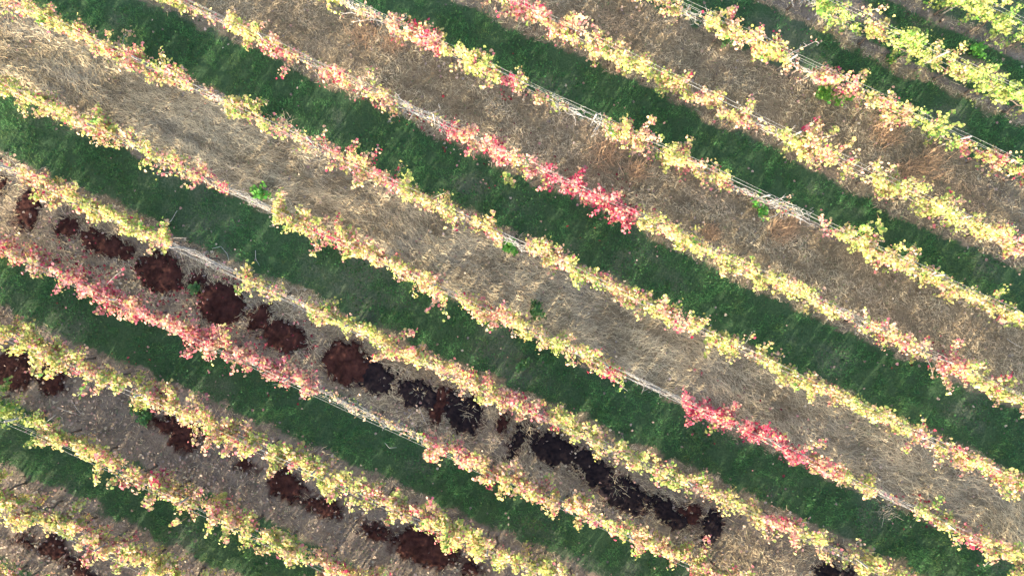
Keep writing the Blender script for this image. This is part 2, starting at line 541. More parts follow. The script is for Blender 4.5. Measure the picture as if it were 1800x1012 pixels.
for i, p in enumerate(PATCHES):
    cx, cy, a, b, th = PATCH_W[i]
    R = max(a, b) * 1.35 + .1
    st = .035
    ax = np.arange(-R, R + st, st)
    X, Y = np.meshgrid(cx + ax, cy + ax)
    X = X + rng.uniform(-.011, .011, X.shape); Y = Y + rng.uniform(-.011, .011, Y.shape)
    s = patch_s(i, X, Y)
    Z = height(X, Y) + np.where(s > 0, .012 + .035 * sstep(0, .5, s) + .07 * (fbm(X * 12, Y * 12, 2 + i, 3) - .35) * sstep(0, .2, s), -.03)
    Z = Z + .006 * (i % 5)
    n = len(ax)
    ii = (np.arange(n - 1)[:, None] * n + np.arange(n - 1)[None]).ravel()
    f = np.stack([ii, ii + 1, ii + 1 + n, ii + n], -1)
    keep = (s.ravel()[f] > -.02).sum(1) >= 3
    f = f[keep]
    used = np.unique(f); remap = np.full(n * n, -1); remap[used] = np.arange(len(used))
    vv = np.stack([X.ravel() - cx, Y.ravel() - cy, Z.ravel()], -1)[used]
    if len(f) == 0:
        continue
    me = make_mesh('soil_patch', vv, remap[f], M_SOIL_RED if p[5] == 'R' else M_SOIL_BLACK)
    link('soil_patch', me, loc=(cx, cy, 0), label=p[6], cat='soil patch', group='bare dark soil patches between the rows')

# ------------------------------------------------------------------ what grows where along each row
# x range in the photo, letter = leaf colours, digit = how leafy (0 bare)
SEG = {
    -2: "1600-1900G9",
    -1: "1380-1436G1 1436-1515G8 1515-1560Y7 1560-1640G8 1640-1700Y8 1700-1900G8",
    0: "1080-1200P6 1200-1240B1 1240-1285Y6 1285-1345P9 1345-1390Y9 1390-1430B2 1430-1510K9 1510-1545Y8 1545-1605P8 1605-1690G4 1690-1745P8 1745-1900P9",
    1: "820-860P5 860-925K4 925-990K7 990-1060P8 1060-1140Y9 1140-1200Y8 1200-1260P9 1260-1330P9 1330-1372P2 1372-1420Y8 1420-1500P8 1500-1535P3 1535-1600Y8 1600-1680Y8 1680-1735Y7 1735-1900P8",
    2: "520-600Y8 600-680B2 680-725K7 725-775K7 775-835Y8 835-880Y8 880-905R8 905-955P7 955-1000Y2 1000-1060B0 1060-1150P8 1150-1200Y7 1200-1285P7 1285-1400B1 1400-1440B0 1440-1470K3 1470-1560Y9 1560-1650Y9 1650-1735Y9 1735-1900Y9",
    3: "240-325Y7 325-400B2 400-455Y7 455-525K7 525-560B2 560-605K8 605-645K4 645-700P9 700-780B1 780-805R6 805-850K8 850-900S9 900-930P8 930-955S9 955-1085R9 1085-1120R7 1120-1150Y8 1150-1185P7 1185-1300Y8 1300-1320P3 1320-1470Y9 1470-1520B2 1520-1605P7 1605-1645B3 1645-1700K8 1700-1900Y9",
    4: "0-40B3 40-130Y9 130-255P9 255-330P7 330-395B2 395-470Y8 470-540P3 540-600K3 600-655P7 655-700K5 700-800Y8 800-830B2 830-882P8 882-925B0 925-1000P9 1000-1065Y9 1065-1110P8 1110-1165Y7 1165-1185P7 1185-1215K7 1215-1300Y9 1300-1330B3 1330-1420Y9 1420-1480P8 1480-1600Y9 1600-1645B3 1645-1710P8 1710-1900P9",
    5: "-200-100Y9 100-185P8 185-265Y8 265-300P3 300-330P6 330-400K7 400-480B0 480-535Y9 535-590P8 590-655P9 655-725P8 725-790P7 790-800P3 800-860P9 860-900K8 900-1000Y9 1000-1100P9 1100-1200B0 1200-1335R9 1335-1420R8 1420-1485K9 1485-1540Y9 1540-1610B1 1610-1685Y8 1685-1725K7 1725-1900Y9",
    6: "-200-35B1 35-130P9 130-250Y9 250-300P9 300-412B0 412-500Y5 500-540B1 540-605Y8 605-690Y9 690-800P9 800-880P9 880-965K9 965-1060Y9 1060-1080P3 1080-1200Y8 1200-1265P8 1265-1345Y8 1345-1400K8 1400-1430Y4 1430-1900Y9",
    7: "-200-85K9 85-200S9 200-350S9 350-470S9 470-560S8 560-620B1 620-745B1 745-830K8 830-930P9 930-1030P9 1030-1060P3 1060-1170P9 1170-1600P9",
    8: "-200-112Y9 112-172P5 172-262Y9 262-362P8 362-470P9 470-600Y9 600-640Y5 640-760P9 760-1200Y9",
    9: "-200-60G9 60-205Y9 205-300P8 300-420P8 420-525Y9 525-900P9",
    10: "-200-130Y9 130-250P9 250-700Y9",
    11: "-400-900P9", 12: "-400-900Y9", -3: "1500-2000G9",
}
SPREAD = {-3: .85, -2: .85, -1: .68, 0: .88, 1: .9, 2: .88, 3: .86, 4: .86, 5: .9, 6: .95, 7: 1.08, 8: 1.2, 9: 1.25, 10: 1.3, 11: 1.2, 12: 1.2}
# yellow, yellow-green, peach, pink red, crimson, green, dry brown
PAL = np.array([(.58, .48, .18), (.39, .45, .12), (.60, .38, .26), (.58, .19, .20), (.49, .05, .10), (.16, .31, .06), (.31, .21, .12)])
MODEW = {'Y': (.29, .38, .23, .04, .008, .025, .03), 'P': (.22, .23, .37, .11, .025, .015, .03), 'K': (.14, .08, .43, .22, .09, 0, .05),
         'R': (.03, .01, .16, .40, .38, 0, .02), 'G': (.12, .62, .01, 0, 0, .24, .01), 'B': (.3, .1, .4, .1, .03, 0, .07), 'S': (.08, .03, .40, .40, .07, 0, .02)}
MODE_LIST = list(MODEW)
MODE_W = np.array([MODEW[k] for k in MODE_LIST]); MODE_CUM = np.cumsum(MODE_W, 1) / MODE_W.sum(1)[:, None]
SEGS = {}
for r, s in SEG.items():
    out_ = []
    for a, b, m, d in re.findall(r'(-?\d+)-(-?\d+)([A-Z])(\d)', s):
        out_.append((float(a), float(b), MODE_LIST.index(m), int(d) / 9.0))
    SEGS[r] = out_


def seg_at(r, px):
    px = np.asarray(px, float)
    md = np.full(px.shape, 1); dn = np.full(px.shape, .85)
    for a, b, m, d in SEGS[r]:
        k = (px >= a) & (px < b)
        md[k] = m; dn[k] = d
    return md, dn


# ------------------------------------------------------------------ vines
COLW = {0: 'yellow', 1: 'yellow and pink', 2: 'pinkish', 3: 'bright crimson', 4: 'light green', 5: 'almost leafless', 6: 'salmon pink'}
ORD = ['first', 'second', 'third', 'fourth', 'fifth', 'sixth', 'seventh', 'eighth', 'ninth', 'tenth', 'eleventh', 'twelfth', 'thirteenth', 'fourteenth',
       'fifteenth', 'sixteenth', 'seventeenth', 'eighteenth', 'nineteenth', 'twentieth', 'twenty-first', 'twenty-second', 'twenty-third', 'twenty-fourth', 'twenty-fifth', 'twenty-sixth', 'twenty-seventh', 'twenty-eighth', 'twenty-ninth', 'thirtieth', 'thirty-first', 'thirty-second']
VSTEP = 1.22
VINES = []      # (row, u, px, py, object)


def cane_points(p0, dirv, length, droop, n=5):
    s = np.linspace(0, 1, n)[:, None]
    p = p0 + dirv * length * s
    p = p + np.array([0, 0, -1.0]) * droop * s ** 2
    p[1:] += rng.normal(0, .03, (n - 1, 3))
    return p


def build_vine(r, u0, label, group):
    x0, y0 = row_xy(r, u0)
    z0 = float(height(x0, y0))
    base = np.array([x0, y0, 0.0])
    e = link('grapevine', None, loc=(x0, y0, 0), label=label, cat='grapevine', group=group)
    Dv = np.array([D[0], D[1], 0]); Nv = np.array([NV[0], NV[1], 0]); Up = np.array([0, 0, 1.0])
    sp = SPREAD[r]
    # trunk and its two arms along the wire
    zc = .82
    tp = np.array([[0, 0, z0 - .05], [0, 0, .2], [0, 0, .45], [0, 0, .68], [0, 0, zc]]) + np.concatenate([np.zeros((1, 3)), rng.normal(0, .03, (4, 3)) * [1, 1, 0]])
    v, f = tube(tp, [.045, .036, .032, .034, .03], 6)
    link('trunk', make_mesh('trunk', v, f, M_BARK, smooth=True), e)
    top = tp[-1]
    arms = []
    for sgn in (-1, 1):
        pts = np.array([top + Dv * sgn * s * .62 + Up * (.03 * math.sin(s * 3)) + Nv * rng.normal(0, .015) for s in np.linspace(0, 1, 6)])
        v, f = tube(pts, np.linspace(.026, .014, 6), 5)
        link('arm', make_mesh('arm', v, f, M_BARK, smooth=True), e)
    pxc, _ = w2px(x0, y0, CROWN_Z)
    mdc, dnc = seg_at(r, np.array([pxc]))
    bare = dnc[0] < .28
    # canes
    n_sh = int(rng.integers(17, 22))
    canes = []; LP, LN, LC, LS = [], [], [], []
    vig = rng.uniform(.74, 1.14); dens_v = rng.uniform(.75, 1.15)
    tight = r in (5, 6, 7) or rng.random() < .2
    for k in range(n_sh):
        us = rng.uniform(-.64, .64)
        pxs, _ = w2px(x0 + us * D[0], y0 + us * D[1], CROWN_Z)
        md, dn = seg_at(r, np.array([pxs])); md, dn = int(md[0]), float(dn[0])
        lean = rng.normal(0, .35 * sp); along = rng.normal(0, .40)
        if dn < .28:
            if tight:
                along = rng.choice([-1, 1]) * rng.uniform(1.2, 3.0); lean = rng.normal(0, .12)
            else:
                along = rng.choice([-1, 1]) * rng.uniform(.5, 1.8); lean = rng.normal(0, .42)
        dv = Up + Nv * lean + Dv * along
        dv /= np.linalg.norm(dv)
        hang = dn > .28 and rng.random() < .2
        if hang:
            dv = Nv * rng.choice([-1, 1]) * rng.uniform(.15, .6) + Dv * along - Up * rng.uniform(.2, .7); dv /= np.linalg.norm(dv)
        ln = (rng.uniform(.28, .5) if hang else rng.uniform(.55, 1.25)) * vig * (1 if dn > .28 else .72)
        dr = abs(rng.normal(0, .20)) + .30 * abs(lean)
        p0 = Dv * us + Up * (zc + .02) + Nv * rng.normal(0, .03)
        pts = cane_points(p0, dv, ln, dr)
        canes.append((pts, dn))
        # leaves along the cane
        nl = int(104 * ln * sp + 8)
        s = rng.uniform(.12, 1.0, nl)
        pos = np.stack([np.interp(s * 4, np.arange(5), pts[:, c]) for c in range(3)], -1)
        off = rng.normal(0, 1, (nl, 3)); off /= np.linalg.norm(off, axis=1)[:, None]
        pos = pos + off * rng.uniform(.03, .17, nl)[:, None] * [1, 1, .7]
        pxl, _ = w2px(x0 + pos[:, 0], y0 + pos[:, 1], pos[:, 2])
        mdl, dnl = seg_at(r, pxl)
        lump = .22 + 1.3 * vnoise((u0 + pos[:, 0] * D[0] + pos[:, 1] * D[1]) * 2.1 + 31 * r, pos[:, 2] * 1.5 + 9.7 * r, 3)
        keep = rng.random(nl) < dnl ** 1.15 * rng.uniform(.6, 1.15) * lump * dens_v
        nl = int(keep.sum())
        if nl == 0:
            continue
        pos, off, mdl = pos[keep], off[keep], mdl[keep]
        nr = off * .55 + np.array([to_sun[0] * .25, to_sun[1] * .25, .75]) + rng.normal(0, .42, (nl, 3))
        # one cane tends to one colour
        q = rng.random(nl); same = rng.random(nl) < .36; q[same] = rng.random()
        ci = (q[:, None] > MODE_CUM[mdl]).sum(1).clip(0, 6)
        col = PAL[ci] * (1 + rng.normal(0, .13, (nl, 1))) * (1 + rng.normal(0, .06, (nl, 3)))
        LP.append(pos); LN.append(nr); LC.append(col); LS.append((.036 + .058 * rng.random(nl) ** 1.4) * (1.0 + .25 * (sp - 1)))
    if bare:
        for pts, _dn in canes[:16]:
            parts = [tube(pts, np.linspace(.010, .005, 5), 4)]
            for _ in range(2 if tight else 4):
                q0 = pts[int(rng.integers(1, 5))]
                d1 = rng.normal(0, 1, 3) * [.8, .8, .6] + [0, 0, .3]; d1 /= np.linalg.norm(d1)
                parts.append(tube(cane_points(q0, d1, rng.uniform(.07, .22), .02, 4), np.linspace(.007, .004, 4), 4))
            v, f = merge(parts)
            link('cane', make_mesh('cane', v, f, M_CANE if tight else M_CANE_PALE, smooth=True), e)
    else:
        v, f = merge([tube(pts, np.linspace(.010, .005, 5), 3) for pts, _dn in canes])
        o = link('canes', make_mesh('canes', v, f, M_CANE), e, kind='stuff')
    if LP:
        LP = np.concatenate(LP); LN = np.concatenate(LN); LC = np.concatenate(LC); LS = np.concatenate(LS)
        v, f, c = leaves(LP, LN, LS, rng.uniform(0, 6.28, len(LP)), np.clip(LC, .01, .9))
        link('foliage', make_mesh('foliage', v, f, M_LEAF, c), e, kind='stuff')
    return e


row_name = {r: ORD[r + 2] for r in ROWS if -2 <= r <= 10}
for r in ROWS:
    us = np.arange(-22, 22, VSTEP) + rng.uniform(0, VSTEP)
    inview = 0
    for u0 in us:
        u0 = float(u0 + rng.normal(0, .05))
        x0, y0 = row_xy(r, u0)
        px, py = w2px(x0, y0, CROWN_Z)
        if not (-150 < px < 1870 and -70 < py < 1012 + 215):
            continue
        md, dn = seg_at(r, np.array([px]))
        seen = -25 < px < 1825 and -25 < py < 1037
        if not seen and r in (-3,):
            continue
        if seen and r in row_name:
            inview += 1
            look = COLW[int(md[0])] if dn[0] > .28 else 'bare grey'
            if dn[0] > .28 and int(md[0]) == 5:
                look = 'sparse'
            lab = f'{look} grapevine, {ORD[inview - 1]} from left in the {row_name[r]} row from the top right corner'
            VINES.append((r, u0, px, py, build_vine(r, u0, lab, 'grapevines in the rows')))
        else:
            build_vine(r, u0, 'grapevine just past the edge of the photo', 'grapevines past the edge of the photo')

# ------------------------------------------------------------------ long shoots that stand or hang out of the rows
SHOOTS = [(0, (1243, 42), (1291, 12), 1.5, 1.75, 'Y', 26), (1, (1413, 228), (1441, 204), 1.4, 1.6, 'R', 14), (1, (1456, 234), (1483, 217), 1.4, 1.6, 'Y', 14),
          (1, (1480, 265), (1502, 246), 1.4, 1.6, 'Y', 16), (0, (1606, 198), (1634, 222), 1.5, 1.45, 'G', 20), (0, (1640, 224), (1680, 192), 1.5, 1.7, 'G', 26), (0, (1640, 226), (1694, 220), 1.5, 1.6, 'G', 22),
          (0, (1640, 224), (1652, 198), 1.5, 1.7, 'Y', 14), (2, (1552, 415), (1541, 374), 1.4, 1.7, 'G', 18), (4, (1246, 596), (1240, 626), 1.3, .8, 'Y', 18), (4, (712, 332), (722, 301), 1.4, 1.7, 'Y', 18),
          (5, (768, 520), (749, 549), 1.2, .7, 'K', 10), (6, (287, 424), (289, 447), 1.2, .8, 'Y', 14), (7, (184, 504), (222, 470), 1.2, 1.5, 'R', 7), (2, (1180, 262), (1168, 306), 1.3, .7, 'Y', 16),
          (8, (78, 642), (40, 655), 1.2, .7, 'Y', 14), (9, (265, 870), (262, 896), 1.3, .8, 'Y', 14), (9, (320, 915), (297, 922), 1.4, 1.2, 'Y', 14), (3, (885, 305), (905, 330), 1.2, .8, 'G', 22),
          (4, (400, 190), (412, 168), 1.4, 1.65, 'Y', 14), (4, (862, 390), (868, 371), 1.4, 1.65, 'P', 12), (-1, (1600, 66), (1612, 50), 1.5, 1.7, 'G', 12), (-1, (1745, 132), (1757, 112), 1.5, 1.7, 'G', 12)]
for r, a, b, za, zb, m, n in SHOOTS:
    best = min((vv for vv in VINES if vv[0] == r), key=lambda vv: abs(vv[2] - a[0]))
    e = best[4]
    ax_, ay_ = px2w(*a, za); bx_, by_ = px2w(*b, zb)
    p0 = np.array([ax_, ay_, za]) - np.array(e.location); p1 = np.array([bx_, by_, zb]) - np.array(e.location)
    s = np.linspace(0, 1, 6)[:, None]
    root = np.array([[p0[0], p0[1], .95]]) * .5 + .5 * p0[None] * [1, 1, .8]
    pts = np.concatenate([root, p0 + (p1 - p0) * s + np.array([0, 0, .08]) * np.sin(s * math.pi)])
    v, f = tube(pts, np.linspace(.009, .004, 7), 4)
    sh = link('shoot', make_mesh('shoot', v, f, M_CANE if m in 'RK' else M_CANE_BROWN, smooth=True), e)
    t = np.sort(rng.uniform(.1, 1, n))
    pos = p0 + (p1 - p0) * t[:, None] + rng.normal(0, 1, (n, 3)) * [.05, .05, .04] * (1.15 - t[:, None] * .7)
    mi = MODE_LIST.index(m)
    ci = (rng.random(n)[:, None] > MODE_CUM[mi][None]).sum(1).clip(0, 6)
    v, f, c = leaves(pos, np.array([[0, 0, 1.0]]) + rng.normal(0, .4, (n, 3)), rng.uniform(.07, .12, n) * (1.2 - .4 * t), rng.uniform(0, 6.28, n), np.clip(PAL[ci] * (1 + rng.normal(0, .1, (n, 1))), 0, 1))
    link('foliage', make_mesh('foliage', v, f, M_LEAF, c), sh, kind='stuff')

# ------------------------------------------------------------------ trellis of every row: posts and wires
for r in ROWS:
    lo, hi = None, None
    uu = np.arange(-24, 24, .25)
    x, y = row_xy(r, uu)
    px, py = w2px(x, y, CROWN_Z)
    ok = (px > -170) & (px < 1890) & (py > -90) & (py < 1012 + 230)
    if not ok.any():
        continue
    lo, hi = uu[ok].min(), uu[ok].max()
    x0, y0 = row_xy(r, lo)
    if r in row_name:
        lab = f'wire trellis with grey posts along the {row_name[r]} vine row from the top right corner'
        grp = 'trellises of the vine rows'
    else:
        lab = 'wire trellis just past the edge of the photo'; grp = 'trellises past the edge of the photo'
    e = link('trellis', None, loc=(x0, y0, 0), label=lab, cat='trellis', group=grp)
    start = lo + rng.uniform(.4, 3.5)
    if r == -1:
        ww = px2w(1668, 95, 1.8); start = (ww[0] * D[0] + ww[1] * D[1]) - 5.4
        while start - 5.4 > lo: start -= 5.4
    for up in np.arange(start, hi, 5.4):
        x, y = row_xy(r, up, .03)
        hz = 1.68
        pts = np.array([[x - x0, y - y0, -.1], [x - x0 + rng.normal(0, .01), y - y0 + rng.normal(0, .01), .9], [x - x0 + rng.normal(0, .03), y - y0 + rng.normal(0, .03), hz]])
        v, f = tube(pts, [.028, .027, .026], 8)
        link('post', make_mesh('post', v, f, M_POST, smooth=False), e)
    for zz, off, rad in ((.80, .0, .004), (1.20, .07, .0032), (1.20, -.07, .0032), (1.56, .05, .0032), (1.56, -.05, .0032)):
        un = np.arange(lo, hi + .01, .9)
        x, y = row_xy(r, un, off)
        pts = np.stack([x - x0, y - y0, zz + rng.normal(0, .012, len(un))], -1)
        pts[:, :2] += rng.normal(0, .012, (len(un), 2))
        v, f = tube(pts, rad, 4)
        link('wire', make_mesh('wire', v, f, M_WIRE, smooth=True), e)

# ------------------------------------------------------------------ ribbons: straw, grass blades
def ribbons(x, y, z, ang, length, width, bend, lift, col, seg=2):
    """flat strands lying on the ground"""
    n = len(x)
    s = np.linspace(-.5, .5, seg + 1)
    a = ang[:, None] + bend[:, None] * s[None]
    px_ = x[:, None] + np.cos(a) * s[None] * length[:, None]
    py_ = y[:, None] + np.sin(a) * s[None] * length[:, None]
    pz = z[:, None] + lift[:, None] * (.5 - 2 * (s[None] ** 2)) + np.abs(rng.normal(0, .006, (n, seg + 1)))
    wx = -np.sin(a) * width[:, None] * .5; wy = np.cos(a) * width[:, None] * .5
    V = np.empty((n, seg + 1, 2, 3))
    V[:, :, 0, 0] = px_ - wx; V[:, :, 0, 1] = py_ - wy; V[:, :, 0, 2] = pz
    V[:, :, 1, 0] = px_ + wx; V[:, :, 1, 1] = py_ + wy; V[:, :, 1, 2] = pz + rng.uniform(-.6, .6, (n, 1)) * width[:, None]
    base = (np.arange(n) * (seg + 1) * 2)[:, None]
    F = []
    for k in range(seg):
        F.append(np.stack([base[:, 0] + 2 * k, base[:, 0] + 2 * k + 2, base[:, 0] + 2 * k + 3, base[:, 0] + 2 * k + 1], -1))
    F = np.concatenate(F)
    Cc = np.repeat(col[:, None, :], (seg + 1) * 2, 1).reshape(-1, 3)
    return V.reshape(-1, 3), F, Cc


XR, YR = 16.6, 9.6


def scatter(n):
    return rng.uniform(-XR, XR, n), rng.uniform(-YR, YR, n)


x, y = scatter(480000)
u, v, t, green, straw, bare = fields(x, y)
ps = in_patches(x, y)
fl = np.floor(t)
pr = np.clip(straw, 0, 1) * np.clip(1 - green * 1.4, 0, 1) * np.clip(.5 + 2.0 * (fbm(u * 1.1 + 400, v * 3.2 + 20, 2) - .25), .4, 1)
pr = np.where(ps > .10, np.where(vnoise(x * 2.3, y * 2.3, 1) > .72, .25, .035), pr)
k = rng.random(len(x)) < pr
x, y, u, v, t, fl = x[k], y[k], u[k], v[k], t[k], fl[k]
n = len(x)
swirl = (fbm(u * .7 + 5, v * .7 + 9, 3, 2) - .5) * 2.2
combed = np.where(fl == 4, .42, np.where(fl == 6, .6, 1.0))
ang = -ROW_ANG + swirl * np.where(fl == 4, .75, 1.1) + rng.normal(0, 1, n) * combed
ln = rng.uniform(.12, .34, n) * np.where(fl == 4, 1.55, np.where(fl == 6, 1.1, .8))
tone = rng.random(n)[:, None]
c_pale = np.array([.52, .425, .265]); c_dark = np.array([.13, .098, .060]); c_brown = np.array([.38, .265, .16])
c_grey = np.array([.32, .28, .215])
col = (c_dark + (c_pale - c_dark) * tone ** 1.1) * np.where(fl == 4, 1.40, 1.14)[:, None]
patchy = (fbm(u * .45 + 77, v * .7 + 3, 5) - .38)[:, None] * 2.2
wbrown = np.clip(np.where((fl <= 2)[:, None], patchy, patchy * .25), 0, 1)
col = col * (1 - wbrown) + (c_brown * (.6 + .8 * tone)) * wbrown
wg = np.clip((fbm(u * .6 + 177, v * .9 + 31, 6) - .45)[:, None] * 2.0, 0, .5) * np.where(fl <= 2, .4, 1.0)[:, None]
col = col * (1 - wg) + c_grey * (.55 + .8 * tone) * wg
mott = fbm(u * 1.1 + 400, v * 3.2 + 20, 2)
col = col * np.clip(.70 + 1.4 * (mott - .28), .58, 1.35)[:, None]
longer = rng.random(n) < np.where(fl == 4, .55, .22)
ln = np.where(longer, ln, ln * .5)
ang = ang + np.where(longer, 0, rng.normal(0, .5, n))
wd = rng.uniform(.005, .012, n)
geo_ = []
for sel, sg in ((longer, 2), (~longer, 1)):
    m_ = int(sel.sum())
    geo_.append(ribbons(x[sel], y[sel], height(x[sel], y[sel]) + .012, ang[sel], ln[sel], wd[sel], rng.normal(0, .9, m_), np.abs(rng.normal(0, .04, m_)) * (.5 + 2.2 * np.clip(mott[sel] - .4, 0, 1) * 3), col[sel], sg))
V = np.concatenate([geo_[0][0], geo_[1][0]]); F = np.concatenate([geo_[0][1], geo_[1][1] + len(geo_[0][0])]); Cc = np.concatenate([geo_[0][2], geo_[1][2]])
link('straw_litter', make_mesh('straw_litter', V, F, M_STRAW, Cc), kind='stuff', label='dry mown straw lying in the strips between vine rows', cat='straw')


# green grass
def blades(x, y, ln, wd, ang, tilt, col):
    n = len(x)
    z = height(x, y)
    dx, dy = np.cos(ang), np.sin(ang)
    V = np.empty((n, 3, 3))
    V[:, 0] = np.stack([x - dy * wd, y + dx * wd, z - .005], -1)
    V[:, 1] = np.stack([x + dy * wd, y - dx * wd, z - .005], -1)
    V[:, 2] = np.stack([x + dx * ln * np.sin(tilt), y + dy * ln * np.sin(tilt), z + ln * np.cos(tilt)], -1)
    return V.reshape(-1, 3), np.arange(n * 3).reshape(-1, 3), np.repeat(col, 3, 0)


x, y = scatter(640000)
u, v, t, green, straw, bare = fields(x, y)
dens = green * np.clip(1.05 - .85 * bare, .06, 1) + .02
tuft = fbm(x * 3.2 + 13, y * 3.2 + 5, 4)
dens = dens * np.clip((tuft - .30) * 3.4, .08, 1)
k = (rng.random(len(x)) < dens) & (in_patches(x, y) < .1)
x, y, tuft = x[k], y[k], tuft[k]
n = len(x)
q = rng.random(n)[:, None]
g1, g2, g3 = np.array([.026, .072, .024]), np.array([.074, .185, .060]), np.array([.150, .210, .065])
col = (g1 + (g2 - g1) * q) * (.45 + 1.5 * np.clip((tuft[:, None] - .32) * 2.4, 0, 1))
yl = np.clip((fbm(x * 1.3 + 200, y * 1.3, 7)[:, None] - .55) * 4, 0, 1) * rng.random((n, 1))
col = col * (1 - yl) + g3 * yl
V, F, Cc = blades(x, y, rng.uniform(.05, .17, n) * (.5 + tuft), rng.uniform(.003, .008, n), rng.uniform(0, 6.28, n), rng.uniform(.35, 1.35, n), col)
link('grass', make_mesh('grass', V, F, M_GRASS, Cc), kind='stuff', label='short green grass growing in every other alley', cat='grass')

# low leafy ground cover in the grass strips (clover, small weeds)
x, y = scatter(60000)
u, v, t, green, straw, bare = fields(x, y)
cl = fbm(x * 1.1 + 310, y * 1.1 + 70, 1)
k = (rng.random(len(x)) < green * np.clip((cl - .5) * 6, .03, 1))
x, y = x[k], y[k]; n = len(x)
col = np.array([.040, .125, .040]) * (1 + rng.normal(0, .25, (n, 1))) + np.array([.03, .03, 0]) * rng.random((n, 1)) ** 4
Vl, Fl, Cl = leaves(np.stack([x, y, height(x, y) + rng.uniform(.02, .07, n)], -1), np.array([[0, 0, 1.0]]) + rng.normal(0, .4, (n, 3)), rng.uniform(.03, .065, n), rng.uniform(0, 6.28, n), np.clip(col, .005, 1))
link('ground_cover_weeds', make_mesh('ground_cover_weeds', Vl, Fl, M_WEED, Cl), kind='stuff', label='low broad-leaved weeds spread through the green grass strips', cat='ground cover')

# fallen leaves
x, y = scatter(40000)
u, v, t, green, straw, bare = fields(x, y)
fl = np.floor(t); fr = t - fl
near = np.minimum(fr, 1 - fr)
rate = np.where(fl >= 10, .5, np.where(fl == 8, .5, np.where(fl == 6, .2, np.where(np.mod(fl, 2) == 1, .03, .07))))
rate = rate * np.where(near < .22, 3.2, 1.0) * np.clip((fbm(x * .9 + 51, y * .9, 2) - .25) * 2.6, .2, 2)
pxl, pyl = w2px(x, y, 0)
red = np.zeros(len(x))
for r in ROW_PTS:
    md, dn = seg_at(r, pxl)
    d = np.abs(t - r)
    red = np.maximum(red, np.where((d < .55) & ((md == 3) | (md == 6)), 1.0, 0))
for (a, b, c_, d_) in ((690, 800, 185, 240), (1560, 1660, 580, 650), (1540, 1640, 860, 930), (430, 560, 560, 720), (180, 420, 450, 640)):
    red = np.maximum(red, ((pxl > a) & (pxl < b) & (pyl > c_) & (pyl < d_)) * 1.0)
rate = rate * (1 + 2.2 * red)
k = rng.random(len(x)) < rate
x, y, red = x[k], y[k], red[k]; n = len(x)
base = np.array([(.42, .31, .24), (.33, .20, .16), (.22, .16, .12), (.46, .38, .27), (.17, .13, .11), (.25, .20, .17)])[rng.integers(0, 6, n)]
redc = np.array([(.22, .02, .03), (.34, .07, .08), (.15, .02, .03), (.46, .22, .20)])[rng.integers(0, 4, n)]
col = np.where((red * rng.random(n) > .3)[:, None], redc, base) * (1 + rng.normal(0, .15, (n, 1)))
Vl, Fl, Cl = leaves(np.stack([x, y, height(x, y) + rng.uniform(.03, .07, n)], -1), np.array([[0, 0, 1.0]]) + rng.normal(0, .35, (n, 3)), rng.uniform(.035, .085, n), rng.uniform(0, 6.28, n), np.clip(col, .01, 1))
link('fallen_leaves', make_mesh('fallen_leaves', Vl, Fl, M_FALLEN, Cl), kind='stuff', label='fallen vine leaves scattered over grass, straw and soil', cat='fallen leaves')

# crumbs of earth on the bare soil strips
x, y = scatter(80000)
u, v, t, green, straw, bare = fields(x, y)
fl = np.floor(t)
psc = in_patches(x, y)
k = rng.random(len(x)) < np.where((fl >= 6) | (fl == -2), .75, .18) * (1 - green) + 1.0 * (psc > -.45)
x, y = x[k], y[k]; n = len(x)
sz = rng.uniform(.008, .026, n) * (1 + (rng.random(n) < .05))
oct_ = np.array([(1, 0, 0), (-.5, .87, 0), (-.5, -.87, 0), (0, 0, .9)])
V = oct_[None] * sz[:, None, None] * rng.uniform(.6, 1.4, (n, 4, 3))
a = rng.uniform(0, 6.28, n); ca, sa = np.cos(a)[:, None], np.sin(a)[:, None]
V = np.stack([V[:, :, 0] * ca - V[:, :, 1] * sa + x[:, None], V[:, :, 0] * sa + V[:, :, 1] * ca + y[:, None], V[:, :, 2] + height(x, y)[:, None] + .004], -1)
F = (np.array([(0, 1, 3), (1, 2, 3), (2, 0, 3)])[None] + (np.arange(n) * 4)[:, None, None]).reshape(-1, 3)
col = np.array([(.20, .155, .135), (.13, .10, .088), (.30, .245, .21), (.075, .04, .034)])[rng.integers(0, 4, n)]
dark = psc[k] > -.45 + .45 * rng.random(n)
col[dark] = np.array([.040, .017, .014]) * rng.uniform(.3, 2.4, (int(dark.sum()), 1)) ** 1.2
light = dark & (rng.random(n) < .05)
col[light] = np.array([.42, .33, .27])
link('soil_crumbs', make_mesh('soil_crumbs', V.reshape(-1, 3), F, M_STRAW, np.repeat(col, 4, 0)), kind='stuff', label='loose crumbs of earth on the bare soil strips', cat='soil crumbs')

